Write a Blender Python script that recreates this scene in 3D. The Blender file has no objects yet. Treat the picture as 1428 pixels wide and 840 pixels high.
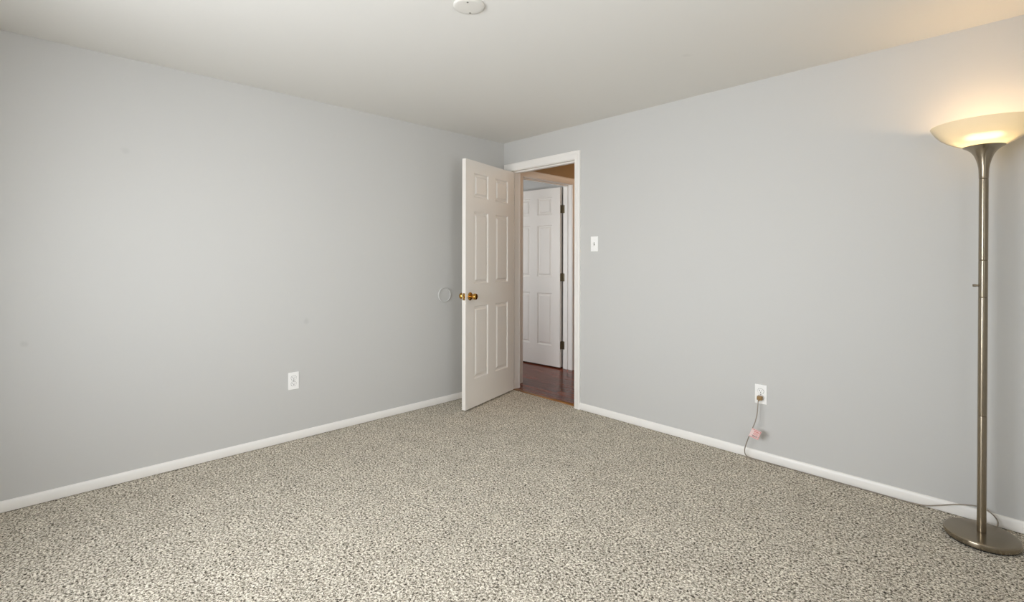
import bpy, bmesh, math, random
from mathutils import Vector, Matrix

random.seed(4)
S = bpy.context.scene
COL = S.collection
PI = math.pi
R = math.radians

# ------------------------------------------------------------------ camera
IW, IH = 1428, 840
F_PX, YAW, ROLL, PY = 680.19, -0.80338, 0.00155, 361.73
CAM = Vector((3.4163, -3.1844, 1.2332))
fwd = Vector((math.sin(YAW), math.cos(YAW), 0))
rgt0 = Vector((math.cos(YAW), -math.sin(YAW), 0))
up0 = Vector((0, 0, 1))
rgt = math.cos(ROLL) * rgt0 + math.sin(ROLL) * up0
upv = -math.sin(ROLL) * rgt0 + math.cos(ROLL) * up0
cd = bpy.data.cameras.new('camera')
cam = bpy.data.objects.new('camera', cd)
COL.objects.link(cam)
cd.sensor_fit = 'HORIZONTAL'
cd.sensor_width = 36.0
cd.lens = F_PX / IW * 36.0
cd.shift_y = -(IH / 2 - PY) / IW
cd.clip_start = 0.02
mw = Matrix.Identity(4)
for i in range(3):
    mw[i][0], mw[i][1], mw[i][2], mw[i][3] = rgt[i], upv[i], -fwd[i], CAM[i]
cam.matrix_world = mw
S.camera = cam

# ------------------------------------------------------------------ light
S.view_settings.view_transform = 'Standard'
S.view_settings.look = 'None'
S.view_settings.exposure = 0.0
S.view_settings.gamma = 1.0
S.view_settings.use_curve_mapping = False
S.cycles.max_bounces = 14
S.cycles.diffuse_bounces = 9
S.cycles.glossy_bounces = 4
S.cycles.transmission_bounces = 8
S.cycles.caustics_reflective = False
S.cycles.caustics_refractive = False

WINDOW_POWER = 90.0
SIDE_FILL_POWER = 25.0
FAR_POWER = 40.0
HALL_POWER = 7.0
BULB = 100.0

w = bpy.data.worlds.new('daylight_sky')
S.world = w
w.use_nodes = True
wn = w.node_tree
sky = wn.nodes.new('ShaderNodeTexSky')
sky.sky_type = 'NISHITA'
sky.sun_disc = False
sky.sun_elevation = R(42)
sky.sun_rotation = R(30)
wn.links.new(sky.outputs[0], wn.nodes['Background'].inputs['Color'])
wn.nodes['Background'].inputs['Strength'].default_value = 0.12


def area(name, loc, rot, sx, sy, power, color, spread=180):
    l = bpy.data.lights.new(name, 'AREA')
    l.shape = 'RECTANGLE'
    l.size, l.size_y = sx, sy
    l.energy = power
    l.color = color
    l.spread = R(spread)
    o = bpy.data.objects.new(name, l)
    o.location = loc
    o.rotation_euler = rot
    COL.objects.link(o)
    return o


# room extents (corner with the door at the origin; room is x > 0, y < 0)
H = 2.34
RW, RY = 3.95, -3.95
WIN = (1.00, 2.80, 0.80, 1.86)          # window in the rear wall  x0 x1 z0 z1
FILL_WIN = (-2.75, -1.55, 0.95, 2.02)       # unseen window added in the side wall for fill light  y0 y1 z0 z1
FWIN = (-1.75, -0.65, 0.95, 1.95)       # window of the room across the hall   x0 x1 z0 z1

area('window_daylight', ((WIN[0] + WIN[1]) / 2, RY - 0.14, (WIN[2] + WIN[3]) / 2), (R(84), 0, 0),
     WIN[1] - WIN[0], WIN[3] - WIN[2], WINDOW_POWER, (0.92, 0.955, 1.0), 150)
area('side_fill_light', (RW + 0.14, (FILL_WIN[0] + FILL_WIN[1]) / 2, (FILL_WIN[2] + FILL_WIN[3]) / 2), (R(90), 0, R(90)),
     FILL_WIN[1] - FILL_WIN[0], FILL_WIN[3] - FILL_WIN[2], SIDE_FILL_POWER, (0.92, 0.955, 1.0), 150)  # added fill from the side, evens out the left wall and door face
area('far_room_daylight', ((FWIN[0] + FWIN[1]) / 2, -1.4 - 0.14, (FWIN[2] + FWIN[3]) / 2), (R(90), 0, 0),
     1.0, 1.0, FAR_POWER, (0.92, 0.96, 1.0))

hl = bpy.data.lights.new('hall_lamp', 'POINT')
hl.energy, hl.color, hl.shadow_soft_size = HALL_POWER, (1.0, 0.62, 0.33), 0.08
ho = bpy.data.objects.new('hall_lamp', hl)
ho.location = (0.95, 1.45, 2.12)
COL.objects.link(ho)

# ------------------------------------------------------------------ materials
def srgb(r, g, b):
    f = lambda c: (c / 255) / 12.92 if c / 255 <= 0.04045 else (((c / 255) + 0.055) / 1.055) ** 2.4
    return (f(r), f(g), f(b), 1.0)


def mat(name, col, rough=0.5, metal=0.0, spec=0.5, bump=None, bscale=200.0):
    m = bpy.data.materials.new(name)
    m.use_nodes = True
    nt = m.node_tree
    b = nt.nodes['Principled BSDF']
    b.inputs['Base Color'].default_value = col
    b.inputs['Roughness'].default_value = rough
    b.inputs['Metallic'].default_value = metal
    b.inputs['Specular IOR Level'].default_value = spec
    if bump:
        tc = nt.nodes.new('ShaderNodeTexCoord')
        n = nt.nodes.new('ShaderNodeTexNoise')
        n.inputs['Scale'].default_value = bscale
        n.inputs['Detail'].default_value = 2
        bp = nt.nodes.new('ShaderNodeBump')
        bp.inputs['Strength'].default_value = bump
        bp.inputs['Distance'].default_value = 0.001
        nt.links.new(tc.outputs['Object'], n.inputs['Vector'])
        nt.links.new(n.outputs['Fac'], bp.inputs['Height'])
        nt.links.new(bp.outputs['Normal'], b.inputs['Normal'])
    return m


def add_spots(m, spots):
    """faint scuffs with a place of their own on a painted surface: (x, y, z, radius, amount)"""
    nt = m.node_tree
    b = nt.nodes['Principled BSDF']
    col = b.inputs['Base Color'].default_value[:]
    tc = nt.nodes.new('ShaderNodeTexCoord')
    wob = nt.nodes.new('ShaderNodeTexNoise')
    wob.inputs['Scale'].default_value = 40
    nt.links.new(tc.outputs['Object'], wob.inputs['Vector'])
    prev = None
    for (x, y, z, r, amt) in spots:
        d = nt.nodes.new('ShaderNodeVectorMath')
        d.operation = 'DISTANCE'
        nt.links.new(tc.outputs['Object'], d.inputs[0])
        d.inputs[1].default_value = (x, y, z)
        a = nt.nodes.new('ShaderNodeMath')
        a.operation = 'MULTIPLY_ADD'
        nt.links.new(wob.outputs['Fac'], a.inputs[0])
        a.inputs[1].default_value = r
        nt.links.new(d.outputs['Value'], a.inputs[2])
        mr = nt.nodes.new('ShaderNodeMapRange')
        mr.interpolation_type = 'SMOOTHSTEP'
        mr.inputs['From Min'].default_value = r * 0.7
        mr.inputs['From Max'].default_value = r * 1.6
        mr.inputs['To Min'].default_value = 1 - amt
        mr.inputs['To Max'].default_value = 1.0
        nt.links.new(a.outputs[0], mr.inputs['Value'])
        if prev is None:
            prev = mr.outputs[0]
        else:
            mu = nt.nodes.new('ShaderNodeMath')
            mu.operation = 'MULTIPLY'
            nt.links.new(prev, mu.inputs[0])
            nt.links.new(mr.outputs[0], mu.inputs[1])
            prev = mu.outputs[0]
    sc = nt.nodes.new('ShaderNodeVectorMath')
    sc.operation = 'SCALE'
    sc.inputs[0].default_value = col[:3]
    nt.links.new(prev, sc.inputs['Scale'])
    nt.links.new(sc.outputs[0], b.inputs['Base Color'])


WALL_RGB = srgb(200, 199, 196)
M_wall_l = mat('grey_wall_paint', WALL_RGB, 0.75, spec=0.25, bump=0.15, bscale=260)
add_spots(M_wall_l, [(0, -2.852, 1.83, .022, .07), (0, -1.866, .803, .024, .09), (0, -3.247, .809, .02, .09)])
M_wall = mat('grey_wall_paint_plain', WALL_RGB, 0.75, spec=0.25, bump=0.15, bscale=260)
M_ceil = mat('ceiling_paint', srgb(223, 221, 216), 0.85, spec=0.2, bump=0.1, bscale=200)
add_spots(M_ceil, [(2.172, -.67, H, .03, .05)])
M_trim = mat('white_trim_paint', srgb(240, 237, 232), 0.38, spec=0.5)
M_door = mat('white_door_paint', srgb(236, 231, 224), 0.42, spec=0.45, bump=0.06, bscale=160)
M_hallwall = mat('beige_hall_paint', srgb(178, 158, 128), 0.8, spec=0.2)
M_plastic = mat('white_plastic', srgb(246, 245, 242), 0.3, spec=0.5)
M_slot = mat('black_slot', srgb(24, 22, 20), 0.6)
M_brass = mat('polished_brass', srgb(196, 150, 78), 0.16, 1.0)
M_hinge = mat('aged_nickel', srgb(128, 118, 98), 0.38, 1.0)
M_steel = mat('screw_steel', srgb(150, 148, 142), 0.4, 0.8)
M_rubber = mat('black_rubber', srgb(26, 24, 22), 0.8)
M_cover = mat('painted_cover_plate', srgb(216, 213, 206), 0.5, spec=0.3)
M_bumper = mat('painted_wall_bumper', srgb(200, 199, 196), 0.45, spec=0.45)
M_plug = mat('tan_plug_plastic', srgb(150, 118, 72), 0.4)
M_tag = mat('white_tag_paper', srgb(238, 214, 210), 0.6)
M_tagred = mat('red_tag_print', srgb(214, 142, 138), 0.6)
M_tagdark = mat('dark_tag_print', srgb(120, 60, 56), 0.6)


def mat_carpet():
    m = mat('berber_carpet', srgb(190, 182, 166), 0.95, spec=0.1)
    nt = m.node_tree
    b = nt.nodes['Principled BSDF']
    L = nt.links.new
    tc = nt.nodes.new('ShaderNodeTexCoord')
    n1 = nt.nodes.new('ShaderNodeTexNoise')
    n1.inputs['Scale'].default_value = 112
    n1.inputs['Detail'].default_value = 2.0
    n1.inputs['Roughness'].default_value = 0.8
    n1.inputs['Distortion'].default_value = 0.6
    L(tc.outputs['Object'], n1.inputs['Vector'])
    rp = nt.nodes.new('ShaderNodeValToRGB')
    e = rp.color_ramp.elements
    e[0].position = 0.36
    e[0].color = srgb(50, 45, 37)
    e[1].position = 0.64
    e[1].color = srgb(250, 244, 231)
    k = e.new(0.45)
    k.color = srgb(156, 147, 131)
    k = e.new(0.52)
    k.color = srgb(205, 196, 179)
    L(n1.outputs['Fac'], rp.inputs['Fac'])
    vo = nt.nodes.new('ShaderNodeTexVoronoi')
    vo.inputs['Scale'].default_value = 190
    L(tc.outputs['Object'], vo.inputs['Vector'])
    n2 = nt.nodes.new('ShaderNodeTexNoise')
    n2.inputs['Scale'].default_value = 7
    n2.inputs['Detail'].default_value = 4
    L(tc.outputs['Object'], n2.inputs['Vector'])
    mr = nt.nodes.new('ShaderNodeMapRange')
    mr.inputs['From Min'].default_value = 0.3
    mr.inputs['From Max'].default_value = 0.7
    mr.inputs['To Min'].default_value = 0.92
    mr.inputs['To Max'].default_value = 1.06
    L(n2.outputs['Fac'], mr.inputs['Value'])
    sc = nt.nodes.new('ShaderNodeVectorMath')
    sc.operation = 'SCALE'
    L(rp.outputs['Color'], sc.inputs[0])
    L(mr.outputs[0], sc.inputs['Scale'])
    L(sc.outputs[0], b.inputs['Base Color'])
    bp = nt.nodes.new('ShaderNodeBump')
    bp.invert = True
    bp.inputs['Strength'].default_value = 0.55
    bp.inputs['Distance'].default_value = 0.004
    L(vo.outputs['Distance'], bp.inputs['Height'])
    L(bp.outputs['Normal'], b.inputs['Normal'])
    return m


M_carpet = mat_carpet()


def mat_wood():
    m = mat('dark_cherry_laminate', srgb(92, 52, 38), 0.2, spec=0.2)
    nt = m.node_tree
    b = nt.nodes['Principled BSDF']
    L = nt.links.new
    tc = nt.nodes.new('ShaderNodeTexCoord')
    br = nt.nodes.new('ShaderNodeTexBrick')
    br.inputs['Scale'].default_value = 1.0
    br.inputs['Brick Width'].default_value = 0.9
    br.inputs['Row Height'].default_value = 0.062
    br.inputs['Mortar Size'].default_value = 0.0012
    br.inputs['Color1'].default_value = srgb(126, 64, 42)
    br.inputs['Color2'].default_value = srgb(88, 42, 29)
    br.inputs['Mortar'].default_value = srgb(40, 20, 14)
    L(tc.outputs['Object'], br.inputs['Vector'])
    mp = nt.nodes.new('ShaderNodeMapping')
    mp.inputs['Scale'].default_value = (4, 70, 1)
    L(tc.outputs['Object'], mp.inputs['Vector'])
    n = nt.nodes.new('ShaderNodeTexNoise')
    n.inputs['Scale'].default_value = 1.5
    n.inputs['Detail'].default_value = 5
    L(mp.outputs[0], n.inputs['Vector'])
    mr = nt.nodes.new('ShaderNodeMapRange')
    mr.inputs['From Min'].default_value = 0.3
    mr.inputs['From Max'].default_value = 0.7
    mr.inputs['To Min'].default_value = 0.7
    mr.inputs['To Max'].default_value = 1.25
    L(n.outputs['Fac'], mr.inputs['Value'])
    sc = nt.nodes.new('ShaderNodeVectorMath')
    sc.operation = 'SCALE'
    L(br.outputs['Color'], sc.inputs[0])
    L(mr.outputs[0], sc.inputs['Scale'])
    L(sc.outputs[0], b.inputs['Base Color'])
    mp2 = nt.nodes.new('ShaderNodeMapping')
    mp2.inputs['Scale'].default_value = (2.2, 22, 1)
    L(tc.outputs['Object'], mp2.inputs['Vector'])
    n3 = nt.nodes.new('ShaderNodeTexNoise')
    n3.inputs['Scale'].default_value = 1.0
    n3.inputs['Detail'].default_value = 2
    L(mp2.outputs[0], n3.inputs['Vector'])
    bp = nt.nodes.new('ShaderNodeBump')
    bp.inputs['Strength'].default_value = 0.5
    bp.inputs['Distance'].default_value = 0.0025
    L(n3.outputs['Fac'], bp.inputs['Height'])
    L(bp.outputs['Normal'], b.inputs['Normal'])
    return m


M_wood = mat_wood()


def mat_oak():
    m = mat('oak_threshold', srgb(150, 102, 52), 0.35)
    nt = m.node_tree
    b = nt.nodes['Principled BSDF']
    L = nt.links.new
    tc = nt.nodes.new('ShaderNodeTexCoord')
    mp = nt.nodes.new('ShaderNodeMapping')
    mp.inputs['Scale'].default_value = (5, 120, 40)
    L(tc.outputs['Object'], mp.inputs['Vector'])
    n = nt.nodes.new('ShaderNodeTexNoise')
    n.inputs['Scale'].default_value = 1.5
    n.inputs['Detail'].default_value = 4
    L(mp.outputs[0], n.inputs['Vector'])
    rp = nt.nodes.new('ShaderNodeValToRGB')
    rp.color_ramp.elements[0].position = 0.3
    rp.color_ramp.elements[0].color = srgb(116, 74, 36)
    rp.color_ramp.elements[1].position = 0.7
    rp.color_ramp.elements[1].color = srgb(172, 122, 66)
    L(n.outputs['Fac'], rp.inputs['Fac'])
    L(rp.outputs['Color'], b.inputs['Base Color'])
    return m


M_oak = mat_oak()


def mat_nickel():
    m = mat('brushed_nickel', srgb(160, 149, 131), 0.27, 1.0)
    nt = m.node_tree                       # brushed around the axis
    b = nt.nodes['Principled BSDF']
    tg = nt.nodes.new('ShaderNodeTangent')
    tg.direction_type = 'RADIAL'
    tg.axis = 'Z'
    nt.links.new(tg.outputs[0], b.inputs['Tangent'])
    b.inputs['Anisotropic'].default_value = 0.85
    b.inputs['Anisotropic Rotation'].default_value = 0.25
    return m


M_nickel = mat_nickel()


def mat_shade():
    m = bpy.data.materials.new('frosted_lamp_glass')
    m.use_nodes = True
    nt = m.node_tree
    nt.nodes.remove(nt.nodes['Principled BSDF'])
    out = nt.nodes['Material Output']
    L = nt.links.new
    df = nt.nodes.new('ShaderNodeBsdfDiffuse')
    df.inputs['Color'].default_value = srgb(240, 236, 226)
    tr = nt.nodes.new('ShaderNodeBsdfTranslucent')
    tr.inputs['Color'].default_value = srgb(162, 162, 142)
    mx = nt.nodes.new('ShaderNodeMixShader')
    mx.inputs[0].default_value = 0.55
    L(df.outputs[0], mx.inputs[1])
    L(tr.outputs[0], mx.inputs[2])
    gl = nt.nodes.new('ShaderNodeBsdfGlossy')
    gl.inputs['Roughness'].default_value = 0.25
    m2 = nt.nodes.new('ShaderNodeMixShader')
    m2.inputs[0].default_value = 0.04
    L(mx.outputs[0], m2.inputs[1])
    L(gl.outputs[0], m2.inputs[2])
    rf = nt.nodes.new('ShaderNodeBsdfRefraction')
    rf.inputs['Color'].default_value = srgb(235, 240, 250)
    rf.inputs['Roughness'].default_value = 0.9
    rf.inputs['IOR'].default_value = 1.05
    m3 = nt.nodes.new('ShaderNodeMixShader')
    m3.inputs[0].default_value = 0.018
    L(m2.outputs[0], m3.inputs[1])
    L(rf.outputs[0], m3.inputs[2])
    L(m3.outputs[0], out.inputs['Surface'])
    return m


M_shade = mat_shade()


def mat_shade_inner():
    m = bpy.data.materials.new('clear_inner_glaze')
    m.use_nodes = True
    nt = m.node_tree
    nt.nodes.remove(nt.nodes['Principled BSDF'])
    out = nt.nodes['Material Output']
    tr = nt.nodes.new('ShaderNodeBsdfTransparent')
    df = nt.nodes.new('ShaderNodeBsdfDiffuse')
    df.inputs['Color'].default_value = srgb(240, 236, 226)
    mx = nt.nodes.new('ShaderNodeMixShader')
    mx.inputs[0].default_value = 0.12
    nt.links.new(tr.outputs[0], mx.inputs[1])
    nt.links.new(df.outputs[0], mx.inputs[2])
    nt.links.new(mx.outputs[0], out.inputs['Surface'])
    return m


M_shade_in = mat_shade_inner()


def mat_emit(name, col, strength):
    m = bpy.data.materials.new(name)
    m.use_nodes = True
    nt = m.node_tree
    b = nt.nodes['Principled BSDF']
    b.inputs['Base Color'].default_value = (1, 1, 1, 1)
    b.inputs['Emission Color'].default_value = col
    b.inputs['Emission Strength'].default_value = strength
    return m


M_bulb = mat_emit('warm_bulb', (1.0, 0.66, 0.34, 1), BULB)


def mat_pane():
    m = bpy.data.materials.new('window_glass')
    m.use_nodes = True
    nt = m.node_tree
    nt.nodes.remove(nt.nodes['Principled BSDF'])
    out = nt.nodes['Material Output']
    tr = nt.nodes.new('ShaderNodeBsdfTransparent')
    gl = nt.nodes.new('ShaderNodeBsdfGlossy')
    gl.inputs['Roughness'].default_value = 0.02
    mx = nt.nodes.new('ShaderNodeMixShader')
    mx.inputs[0].default_value = 0.06
    nt.links.new(tr.outputs[0], mx.inputs[1])
    nt.links.new(gl.outputs[0], mx.inputs[2])
    nt.links.new(mx.outputs[0], out.inputs['Surface'])
    return m


M_pane = mat_pane()


def mat_cord():
    m = mat('clear_grey_cord', srgb(146, 136, 122), 0.3, spec=0.5)
    return m


M_cord = mat_cord()


# ------------------------------------------------------------------ mesh helpers
class MB:
    """collects shapes and links them as ONE mesh object"""

    def __init__(self):
        self.bm = bmesh.new()

    def box(self, x0, x1, y0, y1, z0, z1, bevel=0.0, seg=2, mi=0):
        r = bmesh.ops.create_cube(self.bm, size=1.0)
        vs = r['verts']
        for v in vs:
            v.co = Vector(((x0 + x1) / 2 + v.co.x * (x1 - x0), (y0 + y1) / 2 + v.co.y * (y1 - y0),
                           (z0 + z1) / 2 + v.co.z * (z1 - z0)))
        fs = set(f for v in vs for f in v.link_faces)
        if mi:
            for f in fs:
                f.material_index = mi
        if bevel:
            es = list(set(e for v in vs for e in v.link_edges))
            bmesh.ops.bevel(self.bm, geom=es, offset=bevel, segments=seg, affect='EDGES', profile=0.5)
        return self

    def poly(self, pts, mi=0):
        f = self.bm.faces.new([self.bm.verts.new(p) for p in pts])
        f.material_index = mi
        return f

    def grid(self, rows, close_u=False, smooth=True, cap0=False, cap1=False):
        """rows of points -> quads"""
        V = [[self.bm.verts.new(p) for p in r] for r in rows]
        n = len(rows[0])
        for a, b in zip(V[:-1], V[1:]):
            for i in range(n if close_u else n - 1):
                j = (i + 1) % n
                f = self.bm.faces.new((a[i], a[j], b[j], b[i]))
                f.smooth = smooth
        if cap0:
            self.bm.faces.new(list(reversed(V[0])))
        if cap1:
            self.bm.faces.new(V[-1])
        return self

    def lathe(self, prof, n=64, axis='Z', origin=(0, 0, 0), sharp=True, cap=True):
        """prof = [(r, h)] bottom to top"""
        o = Vector(origin)
        rows = []
        for r, h in prof:
            row = []
            for i in range(n):
                a = 2 * PI * i / n
                p = Vector((r * math.cos(a), r * math.sin(a), h))
                if axis == 'Y':
                    p = Vector((p.x, p.z, -p.y))
                elif axis == 'X':
                    p = Vector((p.z, p.y, -p.x))
                row.append(o + p)
            rows.append(row)
        return self.grid(rows, True, True, cap, cap)

    def tube(self, pts, r, n=10):
        pts = [Vector(p) for p in pts]
        rows = []
        nrm = None
        for i, p in enumerate(pts):
            t = (pts[min(i + 1, len(pts) - 1)] - pts[max(i - 1, 0)]).normalized()
            if nrm is None:
                nrm = t.cross(Vector((0.3, 0.2, 0.93))).normalized()
            nrm = (nrm - t * nrm.dot(t)).normalized()
            b = t.cross(nrm)
            rows.append([p + r * (math.cos(2 * PI * k / n) * nrm + math.sin(2 * PI * k / n) * b) for k in range(n)])
        return self.grid(rows, True, True, True, True)

    def transform(self, m):
        bmesh.ops.transform(self.bm, matrix=m, verts=self.bm.verts)
        return self

    def build(self, name, mats, parent=None, sharp=35):
        bmesh.ops.recalc_face_normals(self.bm, faces=self.bm.faces)
        for e in self.bm.edges:
            if len(e.link_faces) == 2 and e.calc_face_angle(0) > R(sharp):
                e.smooth = False
        me = bpy.data.meshes.new(name)
        self.bm.to_mesh(me)
        self.bm.free()
        for m in (mats if isinstance(mats, (list, tuple)) else [mats]):
            me.materials.append(m)
        o = bpy.data.objects.new(name, me)
        COL.objects.link(o)
        if parent:
            o.parent = parent
        return o


def spline(pts, per=8):
    P = [Vector(p) for p in pts]
    out = []
    for i in range(len(P) - 1):
        p0, p1, p2, p3 = P[max(i - 1, 0)], P[i], P[i + 1], P[min(i + 2, len(P) - 1)]
        for k in range(per):
            t = k / per
            out.append(0.5 * ((2 * p1) + (p2 - p0) * t + (2 * p0 - 5 * p1 + 4 * p2 - p3) * t * t
                              + (3 * p1 - p0 - 3 * p2 + p3) * t ** 3))
    out.append(P[-1])
    return out


def empty(name, loc, rot=(0, 0, 0)):
    o = bpy.data.objects.new(name, None)
    o.empty_display_size = 0.1
    o.location = loc
    o.rotation_euler = rot
    COL.objects.link(o)
    return o


def tag(o, label=None, cat=None, group=None, kind=None):
    if label:
        o['label'] = label
    if cat:
        o['category'] = cat
    if group:
        o['group'] = group
    if kind:
        o['kind'] = kind
    return o


def struct(o):
    o['kind'] = 'structure'
    return o


def copy_tree(o, parent=None):
    c = o.copy()
    COL.objects.link(c)
    if parent:
        c.parent = parent
    for ch in [x for x in bpy.data.objects if x.parent == o]:
        copy_tree(ch, c)
    return c


# ------------------------------------------------------------------ room shell
T = 0.12                       # wall thickness
DX0, DX1, DZ = 0.10, 0.864, 2.06    # clear door opening
JT = 0.019                     # jamb board
HX = -0.025                    # face of the hall's left wall
HY0, HY1 = 0.285, 1.055        # opening across the hall (along y)

mb = MB()
mb.box(0, RW, RY, 0, -0.12, 0)
mb.box(DX0, DX1, 0, 0.03, -0.12, 0)
struct(mb.build('floor', M_carpet))

mb = MB()
mb.box(0, RW, RY, 0, H, H + 0.1)
struct(mb.build('ceiling', M_ceil))

mb = MB()
mb.box(-T, 0, RY - T, 0, -0.12, H + 0.1)
struct(mb.build('wall_left', M_wall_l))

mb = MB()
mb.box(HX - T, DX0 - JT, 0, T, -0.12, H + 0.1)
mb.box(DX1 + JT, RW + T, 0, T, -0.12, H + 0.1)
mb.box(DX0 - JT, DX1 + JT, 0, T, DZ + JT, H + 0.1)
struct(mb.build('wall_right', M_wall))

mb = MB()
mb.box(0, WIN[0], RY - T, RY, -0.12, H + 0.1)
mb.box(WIN[1], RW, RY - T, RY, -0.12, H + 0.1)
mb.box(WIN[0], WIN[1], RY - T, RY, -0.12, WIN[2])
mb.box(WIN[0], WIN[1], RY - T, RY, WIN[3], H + 0.1)
struct(mb.build('wall_rear', M_wall))

mb = MB()
mb.box(RW, RW + T, RY - T, FILL_WIN[0], -0.12, H + 0.1)
mb.box(RW, RW + T, FILL_WIN[1], 0, -0.12, H + 0.1)
mb.box(RW, RW + T, FILL_WIN[0], FILL_WIN[1], -0.12, FILL_WIN[2])
mb.box(RW, RW + T, FILL_WIN[0], FILL_WIN[1], FILL_WIN[3], H + 0.1)
struct(mb.build('wall_side', M_wall))


def base_profile(h=0.057, t=0.0125):
    return [(0, 0.0035), (t - 0.001, 0.0035), (t, 0.0055), (t, h * 0.52), (t - 0.0015, h * 0.74), (t - 0.0035, h * 0.88), (t - 0.007, h * 0.975),
            (t - 0.010, h), (0, h)]


def baseboard(name, a, b, nrm, mat_=None):
    """profile swept from a to b, standing off the wall along nrm"""
    a, b, n = Vector(a), Vector(b), Vector(nrm)
    mb = MB()
    pr = base_profile()
    rows = [[p + n * d + Vector((0, 0, z)) for d, z in pr] for p in (a, b)]
    mb.grid(rows, True, True, True, True)
    return struct(mb.build(name, mat_ or M_trim, sharp=28))


baseboard('baseboard_left', (0, RY, 0), (0, 0, 0), (1, 0, 0))
baseboard('baseboard_right', (DX1 + 0.0585, 0, 0), (RW, 0, 0), (0, -1, 0))
baseboard('baseboard_rear', (0, RY, 0), (RW, RY, 0), (0, 1, 0))
baseboard('baseboard_side', (RW, RY, 0), (RW, 0, 0), (-1, 0, 0))

CASING = [(0.0, 0.0), (0.0, 0.0085), (0.003, 0.0105), (0.024, 0.0115), (0.034, 0.0125), (0.041, 0.0160), (0.049, 0.0172),
          (0.0545, 0.0155), (0.057, 0.0115), (0.057, 0.0)]


def door_frame(name, origin, rz, wd, ht, left_scale=1.0, stop_at=0.0365, left_only_to=None):
    """jamb boards, stops and casing on both faces; local x runs across the opening from the hinge jamb,
    local y from the face the door lies flush with"""
    mb = MB()
    mb.box(-JT, 0, 0, T, 0, ht + JT)
    mb.box(wd, wd + JT, 0, T, 0, ht + JT)
    mb.box(0, wd, 0, T, ht, ht + JT)
    s0, s1 = stop_at, stop_at + 0.034
    mb.box(0, 0.011, s0, s1, 0, ht - 0.011, 0.0015, 1)
    mb.box(wd - 0.011, wd, s0, s1, 0, ht - 0.011, 0.0015, 1)
    mb.box(0, wd, s0, s1, ht - 0.011, ht, 0.0015, 1)
    rev = 0.004
    for side in (0, 1):
        yb, sg = (0.0, -1) if side == 0 else (T, 1)
        ls = left_scale
        hs = 1.18
        st = []
        st.append([Vector((-rev - u * ls, yb + sg * v, 0.0)) for u, v in CASING])
        st.append([Vector((-rev - u * ls, yb + sg * v, ht + rev + u * hs)) for u, v in CASING])
        st.append([Vector((wd + rev + u, yb + sg * v, ht + rev + u * hs)) for u, v in CASING])
        st.append([Vector((wd + rev + u, yb + sg * v, 0.0)) for u, v in CASING])
        mb.grid(st, True, True, True, True)
    o = mb.build(name, M_trim, sharp=25)
    o.location = origin
    o.rotation_euler = (0, 0, rz)
    return struct(o)


door_frame('trim_1', (DX0, 0, 0), 0, DX1 - DX0, DZ, left_scale=1.4)
door_frame('trim_2', (HX - T, HY1, 0), R(-90), HY1 - HY0, DZ)

# threshold strip between carpet and hall planks
mb = MB()
rows = []
for x in (DX0 + 0.0005, DX1 - 0.0005):
    rows.append([Vector((x, y, z)) for y, z in ((0.026, -0.01), (0.026, 0.004), (0.030, 0.0065), (0.066, 0.0065), (0.074, 0.001), (0.074, -0.01))])
mb.grid(rows, True, True, True, True)
struct(mb.build('trim_3', M_oak, sharp=20))

# hall and the room across it
HXE, HYE = 1.25, 2.7
FX, FY0, FY1 = -2.6, -1.4, 1.118
mb = MB()
mb.box(HX, HXE, T, HYE, -0.12, 0)
mb.box(DX0, DX1, 0.03, T, -0.12, 0)
mb.box(HX - T, HX, HY0, HY1, -0.12, 0)
mb.box(FX, HX - T, FY0, FY1, -0.12, 0)
struct(mb.build('hall_floor', M_wood))
mb = MB()
mb.box(HX, HXE, T, HYE, H, H + 0.1)
struct(mb.build('hall_ceiling', M_ceil))
mb = MB()
mb.box(HX - T, HX, T, HY0 - JT, -0.12, H + 0.1)
mb.box(HX - T, HX, HY1 + JT, HYE, -0.12, H + 0.1)
mb.box(HX - T, HX, HY0 - JT, HY1 + JT, DZ + JT, H + 0.1)
struct(mb.build('wall_hall_left', M_hallwall))
mb = MB()
mb.box(HXE, HXE + T, T, HYE, -0.12, H + 0.1)
struct(mb.build('wall_hall_right', M_hallwall))
mb = MB()
mb.box(HX - T, HXE + T, HYE, HYE + T, -0.12, H + 0.1)
struct(mb.build('wall_hall_end', M_hallwall))
mb = MB()
mb.box(FX, HX - T, FY0, FY1, H, H + 0.1)
struct(mb.build('far_room_ceiling', M_ceil))
mb = MB()
mb.box(FX, HX - T, FY1, FY1 + T, -0.12, H + 0.1)
struct(mb.build('wall_far_room_end', M_wall))
mb = MB()
mb.box(FX, FWIN[0], FY0 - T, FY0, -0.12, H + 0.1)
mb.box(FWIN[1], -T, FY0 - T, FY0, -0.12, H + 0.1)
mb.box(FWIN[0], FWIN[1], FY0 - T, FY0, -0.12, FWIN[2])
mb.box(FWIN[0], FWIN[1], FY0 - T, FY0, FWIN[3], H + 0.1)
struct(mb.build('wall_far_room_near', M_wall))
mb = MB()
mb.box(FX - T, FX, FY0 - T, FY1 + T, -0.12, H + 0.1)
struct(mb.build('wall_far_room_left', M_wall))
baseboard('baseboard_hall', (HX, HY1 + 0.063, 0), (HX, HYE, 0), (1, 0, 0))


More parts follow.
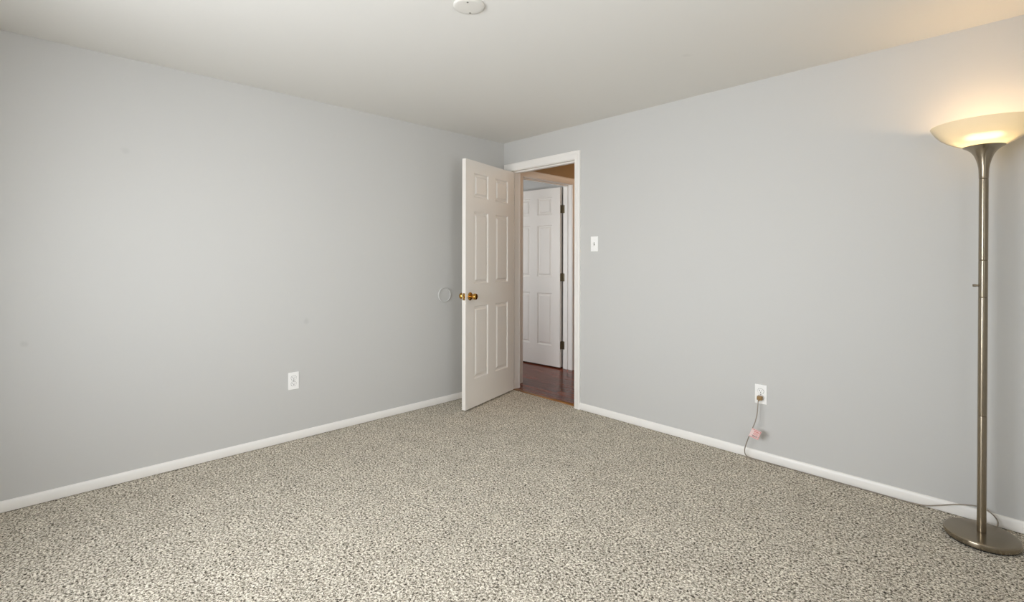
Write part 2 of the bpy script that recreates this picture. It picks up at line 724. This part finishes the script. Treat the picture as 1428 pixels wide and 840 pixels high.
def window(name, width, height, loc, rz):
    """double-hung window; local x along the wall, local y towards the room is negative"""
    root = struct(empty(name, loc, (0, 0, rz)))
    mb = MB()
    f = 0.035
    mb.box(0, f, 0.0, T, 0, height)
    mb.box(width - f, width, 0.0, T, 0, height)
    mb.box(f, width - f, 0.0, T, height - f, height)
    mb.box(f, width - f, -0.0, T, 0, f)
    mb.build('window_frame', M_trim, root)
    mb = MB()
    mb.box(-0.05, width + 0.05, -0.05, 0.02, -0.022, 0.0, 0.004)
    mb.build('window_sill', M_trim, root)
    mb = MB()
    mb.box(-0.06, -0.002, -0.016, 0, 0, height + 0.06, 0.003)
    mb.box(width + 0.002, width + 0.06, -0.016, 0, 0, height + 0.06, 0.003)
    mb.box(-0.002, width + 0.002, -0.016, 0, height + 0.002, height + 0.06, 0.003)
    mb.build('window_casing', M_trim, root)
    for k, (z0, z1, yy) in enumerate(((f, height / 2 + 0.018, 0.045), (height / 2 - 0.018, height - f, 0.075))):
        mb = MB()
        s = 0.038
        x0, x1 = f, width - f
        mb.box(x0, x0 + s, yy, yy + 0.028, z0, z1)
        mb.box(x1 - s, x1, yy, yy + 0.028, z0, z1)
        mb.box(x0 + s, x1 - s, yy, yy + 0.028, z0, z0 + s)
        mb.box(x0 + s, x1 - s, yy, yy + 0.028, z1 - s, z1)
        sash = mb.build('sash', M_trim, root)
        mb = MB()
        mb.box(x0 + s, x1 - s, yy + 0.012, yy + 0.016, z0 + s, z1 - s)
        mb.build('pane', M_pane, sash)
    return root


window('window_1', WIN[1] - WIN[0], WIN[3] - WIN[2], (WIN[1], RY, WIN[2]), R(180))
window('fill_window', FILL_WIN[1] - FILL_WIN[0], FILL_WIN[3] - FILL_WIN[2], (RW, FILL_WIN[1], FILL_WIN[2]), R(-90))  # added opening for the side fill, out of view
window('window_3', FWIN[1] - FWIN[0], FWIN[3] - FWIN[2], (FWIN[1], FY0, FWIN[2]), R(180))


# ------------------------------------------------------------------ six-panel doors
DW, DT, DB, DTOP = 0.759, 0.035, 0.015, 2.045
PX = ((0.115, 0.325), (0.437, 0.647))
PZ = ((0.245, 0.845), (1.030, 1.625), (1.745, 1.945))


def door_leaf():
    mb = MB()
    x0, x1 = 0.003, 0.003 + DW
    xs = [x0, PX[0][0], PX[0][1], PX[1][0], PX[1][1], x1]
    zs = [DB, PZ[0][0], PZ[0][1], PZ[1][0], PZ[1][1], PZ[2][0], PZ[2][1], DTOP]
    for y, s in ((0.006, 1), (0.006 + DT, -1)):     # s: direction into the leaf
        for i in range(5):
            for j in range(7):
                a, b, c, d = xs[i], xs[i + 1], zs[j], zs[j + 1]
                if i in (1, 3) and j in (1, 3, 5):
                    prev = None
                    # ovolo sticking, flat, raised field
                    for ins, dep in ((0, 0), (0.003, 0.0035), (0.008, 0.0085), (0.012, 0.0095), (0.021, 0.0095), (0.0345, 0.0010), (0.036, 0.0006)):
                        ring = [mb.bm.verts.new((xx, y + s * dep, zz)) for xx, zz in
                                ((a + ins, c + ins), (b - ins, c + ins), (b - ins, d - ins), (a + ins, d - ins))]
                        if prev:
                            for k in range(4):
                                mb.bm.faces.new((prev[k], prev[(k + 1) % 4], ring[(k + 1) % 4], ring[k]))
                        prev = ring
                    mb.bm.faces.new(prev)
                else:
                    mb.poly([(a, y, c), (b, y, c), (b, y, d), (a, y, d)])
    ya, yb = 0.006, 0.006 + DT
    mb.poly([(x0, ya, DB), (x0, yb, DB), (x0, yb, DTOP), (x0, ya, DTOP)])
    mb.poly([(x1, ya, DB), (x1, yb, DB), (x1, yb, DTOP), (x1, ya, DTOP)])
    mb.poly([(x0, ya, DB), (x1, ya, DB), (x1, yb, DB), (x0, yb, DB)])
    mb.poly([(x0, ya, DTOP), (x1, ya, DTOP), (x1, yb, DTOP), (x0, yb, DTOP)])
    bmesh.ops.remove_doubles(mb.bm, verts=mb.bm.verts, dist=0.0002)
    return mb


def hinge_mb(z, swing):
    """butt hinge at height z in the door's frame; the fixed leaf lies on the jamb, swung back by the opening angle"""
    mb = MB()
    hh = 0.0445
    for k in range(5):
        za = z - hh + k * 2 * hh / 5
        mb.lathe([(0.0055, za + 0.0004), (0.0062, za + 0.0012), (0.0062, za + 2 * hh / 5 - 0.0012), (0.0055, za + 2 * hh / 5 - 0.0004)], 14)
    mb.lathe([(0.0035, z + hh), (0.0048, z + hh + 0.003), (0.003, z + hh + 0.006), (0.0005, z + hh + 0.007)], 12)
    mb.box(0.0005, 0.003, 0.002, 0.034, z - hh, z + hh)             # leaf on the door edge
    ang = R(swing)
    m = MB()
    m.box(-0.0005, 0.0012, 0.002, 0.034, z - hh, z + hh)
    m.transform(Matrix.Rotation(ang, 4, 'Z'))
    me = bpy.data.meshes.new('tmp')
    m.bm.to_mesh(me)
    m.bm.free()
    mb.bm.from_mesh(me)
    bpy.data.meshes.remove(me)
    return mb


def knob_mb(sg, yb):
    """knob standing off the face at y = yb along sg, on the spindle axis at (x 0.700, z 0.930)"""
    mb = MB()
    prof = [(0.0135, 0.006), (0.0125, 0.012), (0.0125, 0.020), (0.017, 0.026), (0.0235, 0.036), (0.0262, 0.046), (0.0262, 0.054), (0.0235, 0.0595),
            (0.016, 0.062), (0.0005, 0.0625)]
    mb.lathe([(r, yb + sg * h) for r, h in prof], 32, 'Y', (0.700, 0, 0.930))
    ro = MB()
    ro.lathe([(r, yb + sg * h) for r, h in ((0.0335, 0), (0.0335, 0.002), (0.031, 0.005), (0.022, 0.0085), (0.0135, 0.0095), (0.0005, 0.0095))], 40, 'Y', (0.700, 0, 0.930))
    return mb, ro


def make_door(name, pivot, rz, swing, hinge_mat):
    root = empty(name, pivot, (0, 0, rz))
    door_leaf().build('door_panel', M_door, root, sharp=12)
    for z in (0.262, 1.030, 1.800):
        hinge_mb(z, swing).build('hinge', hinge_mat, root)
    for sg, yb in ((-1, 0.006), (1, 0.006 + DT)):
        k, ro = knob_mb(sg, yb)
        kn = k.build('door_knob', M_brass, root)
        ro.build('rosette', M_brass, kn)
    mb = MB()
    xe = 0.003 + DW
    mb.box(xe - 0.0005, xe + 0.0012, 0.006 + 0.005, 0.006 + DT - 0.005, 0.930 - 0.0285, 0.930 + 0.0285, 0.0004, 1)
    lp = mb.build('latch_plate', M_brass, root)
    mb = MB()
    mb.box(xe + 0.001, xe + 0.010, 0.006 + 0.011, 0.006 + DT - 0.011, 0.930 - 0.009, 0.930 + 0.009, 0.002, 2)
    mb.build('latch_bolt', M_brass, lp)
    for dz in (-0.021, 0.021):
        mb = MB()
        mb.lathe([(0.0042, xe + 0.001), (0.0042, xe + 0.002), (0.003, xe + 0.0026), (0.0004, xe + 0.0027)], 12, 'X', (0, 0.006 + DT / 2, 0.930 + dz))
        mb.build('screw', M_hinge, lp)
    return root


d1 = make_door('door_1', (DX0, -0.006, 0), R(-75), 75, M_brass)
tag(d1, 'white six-panel bedroom door with brass knob standing ajar beside the corner', 'door', kind='structure')
d2 = make_door('door_2', (HX - T - 0.014, HY1 - 0.001, 0), R(184.5), 85.5, M_hinge)
tag(d2, 'white six-panel door across the hall with three dark hinges', 'door', kind='structure')


# ------------------------------------------------------------------ fittings on the walls
def make_outlet():
    """duplex outlet, plate on the local xz plane facing -y, centred on the origin"""
    root = empty('wall_outlet', (0, 0, 0))
    mb = MB()
    mb.box(-0.035, 0.035, -0.0055, 0, -0.0585, 0.0585, 0.0022, 3)
    mb.build('cover_plate', M_plastic, root)
    for zc in (0.0195, -0.0195):
        mb = MB()
        pts = []
        for i in range(40):
            a = 2 * PI * i / 40
            pts.append((0.0172 * math.cos(a), max(-0.0138, min(0.0138, 0.0172 * math.sin(a)))))
        rows = [[Vector((x * s, y, zc + z * s)) for x, z in pts] for s, y in ((1.0, -0.005), (1.0, -0.0072), (0.96, -0.0078))]
        mb.grid(rows, True, False, True, True)
        rc = mb.build('receptacle', M_plastic, root)
        ring = MB()
        rows = [[Vector((x * s, -0.0056, zc + z * s)) for x, z in pts] for s in (1.0, 1.075)]
        ring.grid(rows, True, False)
        ring.build('shadow_gap', M_slot, rc)
        for (xa, xb, za, zb) in ((-0.0075, -0.0053, -0.001, 0.0075), (0.0053, 0.0072, 0.000, 0.0068)):
            m = MB()
            m.box(xa, xb, -0.0082, -0.0074, zc + za, zc + zb)
            m.build('slot', M_slot, rc)
        m = MB()
        m.lathe([(0.0026, -0.0074), (0.0026, -0.0082)], 16, 'Y', (0, 0, zc - 0.0068))
        m.build('ground_hole', M_slot, rc)
    mb = MB()
    mb.lathe([(0.0034, -0.005), (0.0034, -0.0062), (0.0025, -0.0068), (0.0003, -0.0069)], 16, 'Y')
    mb.build('screw', M_steel, root)
    return root


o1 = make_outlet()
o1.location = (2.3225, 0, 0.406)
tag(o1, 'white duplex outlet on the right wall with a tan lamp plug in it', 'outlet', 'duplex wall outlets')
o2 = copy_tree(o1)
o2.location = (0, -1.951, 0.405)
o2.rotation_euler = (0, 0, R(90))
tag(o2, 'white duplex outlet with nothing plugged in, low on the left wall', 'outlet', 'duplex wall outlets')

sw = empty('light_switch', (1.067, 0, 1.357))
tag(sw, 'white toggle light switch on the wall right of the doorway', 'light switch')
mb = MB()
mb.box(-0.035, 0.035, -0.0055, 0, -0.06, 0.06, 0.0022, 3)
mb.build('cover_plate', M_plastic, sw)
mb = MB()
mb.box(-0.0052, 0.0052, -0.0062, -0.005, -0.012, 0.012)
mb.build('toggle_slot', M_steel, sw)
mb = MB()
mb.box(-0.0042, 0.0042, -0.018, -0.005, -0.0045, 0.0045, 0.0012, 2)
mb.transform(Matrix.Rotation(R(-28), 4, 'X'))
mb.build('toggle', M_plastic, sw)
for dz in (-0.030, 0.030):
    mb = MB()
    mb.lathe([(0.0032, -0.005), (0.0032, -0.0062), (0.0024, -0.0068), (0.0003, -0.0069)], 16, 'Y', (0, 0, dz))
    mb.build('screw', M_plastic, sw)

mb = MB()
mb.lathe([(0.0640, 0.0), (0.0640, 0.0095), (0.0625, 0.0115), (0.0585, 0.0115), (0.0570, 0.0095), (0.0565, 0.0040), (0.03, 0.0036), (0.0005, 0.0036)], 64, 'X')
wb = mb.build('wall_bumper', M_bumper, sharp=60)
wb.location = (0, -0.696, 0.927)
tag(wb, 'round grey door knob guard disc on left wall beside the open door', 'wall guard')

cp = empty('ceiling_cover_plate', (1.755, -1.845, H))
tag(cp, 'round off-white blank cover plate on the ceiling', 'cover plate')
mb = MB()
mb.lathe([(0.0675, 0.0), (0.0675, -0.004), (0.066, -0.0075), (0.0625, -0.0095), (0.05, -0.0105), (0.0005, -0.011)], 64)
mb.build('plate', M_cover, cp, sharp=60)
for a in (44, 224):
    mb = MB()
    mb.lathe([(0.0045, -0.0098), (0.0045, -0.0115), (0.003, -0.0125), (0.0004, -0.0127)], 16, 'Z',
             (0.045 * math.cos(R(a + 90)), 0.045 * math.sin(R(a + 90)), 0))
    mb.build('screw', M_steel, cp)

# ------------------------------------------------------------------ torchiere floor lamp
LX, LY = 3.307, -0.200


def hz(prof):
    return [(r, 1.2332 + (z - 1.2332) * 0.9885) for r, z in prof]


lamp = empty('floor_lamp', (LX, LY, 0), (0, R(0.2), 0))
tag(lamp, 'brushed nickel torchiere floor lamp with lit frosted bowl by the right wall', 'floor lamp')
ML = Matrix.Translation((LX, LY, 0)) @ Matrix.Rotation(R(0.2), 4, 'Y')

mb = MB()
mb.lathe([(0.118, 0.001), (0.121, 0.001), (0.121, 0.006), (0.118, 0.006)], 72)
mb.build('base_pad', M_rubber, lamp)
mb = MB()
mb.lathe([(0.1235, 0.006), (0.1265, 0.0085), (0.1275, 0.012), (0.1275, 0.025), (0.1262, 0.0290), (0.1235, 0.0315), (0.119, 0.0325), (0.06, 0.0345), (0.017, 0.0355)], 96)
mb.build('base', M_nickel, lamp, sharp=50)
SEG = [0.0355, 0.546, 1.069, 1.232, 1.590]
for a, b in zip(SEG[:-1], SEG[1:]):
    mb = MB()
    r = 0.0160
    mb.lathe([(r - 0.0015, a), (r - 0.0002, a + 0.0012), (r, a + 0.003), (r, b - 0.003), (r - 0.0002, b - 0.0012), (r - 0.0015, b)], 40)
    mb.build('pole_section', M_nickel, lamp, sharp=60)
mb = MB()
cup = [(0.0145, 1.5945), (0.0165, 1.5970), (0.0167, 1.615), (0.0178, 1.640), (0.0212, 1.662), (0.0262, 1.682), (0.0335, 1.702), (0.0435, 1.718),
       (0.0560, 1.7295), (0.0690, 1.7375), (0.0705, 1.7390), (0.0695, 1.7400), (0.0560, 1.7330), (0.040, 1.722), (0.0005, 1.722)]
mb.lathe(hz(cup), 64)
mb.build('shade_holder', M_nickel, lamp, sharp=60)
mb = MB()
bowl = [(0.040, 1.7275), (0.0700, 1.7405), (0.0980, 1.7530), (0.1240, 1.7680), (0.1460, 1.7855), (0.1630, 1.8055), (0.1745, 1.8240), (0.1810, 1.8390)]
inn = [(r - 0.004, z + 0.0035) for r, z in bowl]
inn[-1] = (0.1780, 1.8398)
mb.lathe(hz(bowl + list(reversed(inn))), 96, cap=True)
mb.bm.verts.index_update()
nb = len(bowl) * 96
for f in mb.bm.faces:                       # the inside face of the bowl is clear, the outside frosted
    if all(v.index >= nb for v in f.verts) and len(f.verts) == 4:
        f.material_index = 1
mb.build('lamp_shade', [M_shade, M_shade_in], lamp, sharp=60)
mb = MB()
mb.lathe([(0.018, 1.716), (0.018, 1.738), (0.014, 1.742), (0.0005, 1.742)], 24)
for sx in (-1, 1):
    mb.box(sx * 0.066 - 0.006, sx * 0.066 + 0.006, -0.010, 0.010, 1.742, 1.796, 0.002)
mb.box(-0.072, 0.072, -0.010, 0.010, 1.738, 1.742)
mb.build('socket', M_plastic, lamp)
mb = MB()
mb.lathe([(0.006, -0.058), (0.010, -0.054), (0.010, -0.048), (0.014, -0.044), (0.015, -0.03), (0.015, 0.03), (0.014, 0.044), (0.010, 0.048), (0.010, 0.054), (0.006, 0.058)], 20, 'X', (0, 0, 1.782))
mb.build('bulb', M_bulb, lamp)
mb = MB()
mb.lathe([(0.0045, -0.0145), (0.0045, -0.022), (0.0058, -0.0225), (0.0058, -0.0335), (0.0045, -0.0345), (0.0004, -0.0347)], 16, 'X', (0, 0, 1.120))
mb.transform(Matrix.Rotation(R(10), 4, 'Z'))
mb.build('switch_knob', M_nickel, lamp)

# power cord from the lamp's base along the skirting up to the outlet
plug_z = 0.406 - 0.0195
cord_pts = [(2.3225, -0.034, plug_z - 0.005), (2.3200, -0.040, 0.370), (2.3195, -0.048, 0.340), (2.3210, -0.062, 0.300), (2.3170, -0.080, 0.255), (2.3040, -0.092, 0.211), (2.2830, -0.087, 0.157),
            (2.2600, -0.072, 0.098), (2.2465, -0.057, 0.054), (2.2490, -0.043, 0.022), (2.2700, -0.030, 0.007), (2.3200, -0.021, 0.0038), (2.40, -0.019, 0.0038),
            (2.55, -0.0185, 0.0038), (2.72, -0.018, 0.0038), (2.86, -0.018, 0.0038), (2.985, -0.018, 0.0038), (3.055, -0.020, 0.006), (3.1000, -0.0215, 0.0120), (3.150, -0.024, 0.032), (3.204, -0.026, 0.0565),
            (3.260, -0.028, 0.0745), (3.3050, -0.029, 0.0775), (3.336, -0.030, 0.062), (3.353, -0.032, 0.040), (3.355, -0.040, 0.022), (3.352, -0.055, 0.0165), (3.346, -0.080, 0.0165)]
mb = MB()
mb.tube(spline(cord_pts, 8), 0.0031, 8)
mb.transform(ML.inverted())
cord = mb.build('power_cord', M_cord, lamp, sharp=80)
mb = MB()
mb.box(2.3225 - 0.0145, 2.3225 + 0.0145, -0.034, -0.0083, plug_z - 0.0125, plug_z + 0.0125, 0.004, 3)
mb.tube([(2.3225, -0.030, plug_z - 0.004), (2.3225, -0.040, plug_z - 0.014)], 0.0045, 10)
mb.transform(ML.inverted())
mb.build('plug', M_plug, cord)

# folded safety tag on the cord
ta, tb_ = Vector((2.3075, -0.0935, 0.2160)), Vector((2.2860, -0.0905, 0.1621))      # along the cord
ex = Vector((0.050, 0.004, -0.0120))                                            # out to the right
nn = ex.cross(tb_ - ta).normalized()
if nn.y > 0:
    nn = -nn


def tagp(u, v, d):
    return ta + (tb_ - ta) * v + ex * u + nn * d


def tag_plate(u0, u1, v0, v1, d0, d1, mbx):
    a = [mbx.bm.verts.new(tagp(u, v, d)) for d in (d0, d1) for u, v in ((u0, v0), (u1, v0), (u1, v1), (u0, v1))]
    for q in ((0, 1, 2, 3), (7, 6, 5, 4), (0, 4, 5, 1), (1, 5, 6, 2), (2, 6, 7, 3), (3, 7, 4, 0)):
        mbx.bm.faces.new([a[k] for k in q])


mb = MB()
tag_plate(-0.06, 1, 0, 1, -0.0032, 0.0032, mb)
mb.transform(ML.inverted())
tg = mb.build('cord_tag', M_tag, cord)
mb = MB()
for (u0, u1, v0, v1) in ((0.0, 0.97, 0.03, 0.10), (0.0, 0.97, 0.90, 0.97), (0.90, 0.97, 0.1, 0.9), (0.25, 0.85, 0.18, 0.30), (0.3, 0.8, 0.36, 0.41), (0.25, 0.82, 0.46, 0.51), (0.28, 0.8, 0.56, 0.61)):
    tag_plate(u0, u1, v0, v1, 0.0030, 0.0036, mb)
mb.transform(ML.inverted())
mb.build('red_print', M_tagred, tg)
mb = MB()
for (u0, u1, v0, v1) in ((0.2, 0.85, 0.70, 0.75), (0.25, 0.8, 0.80, 0.84)):
    tag_plate(u0, u1, v0, v1, 0.0030, 0.0036, mb)
mb.transform(ML.inverted())
mb.build('dark_print', M_tagdark, tg)
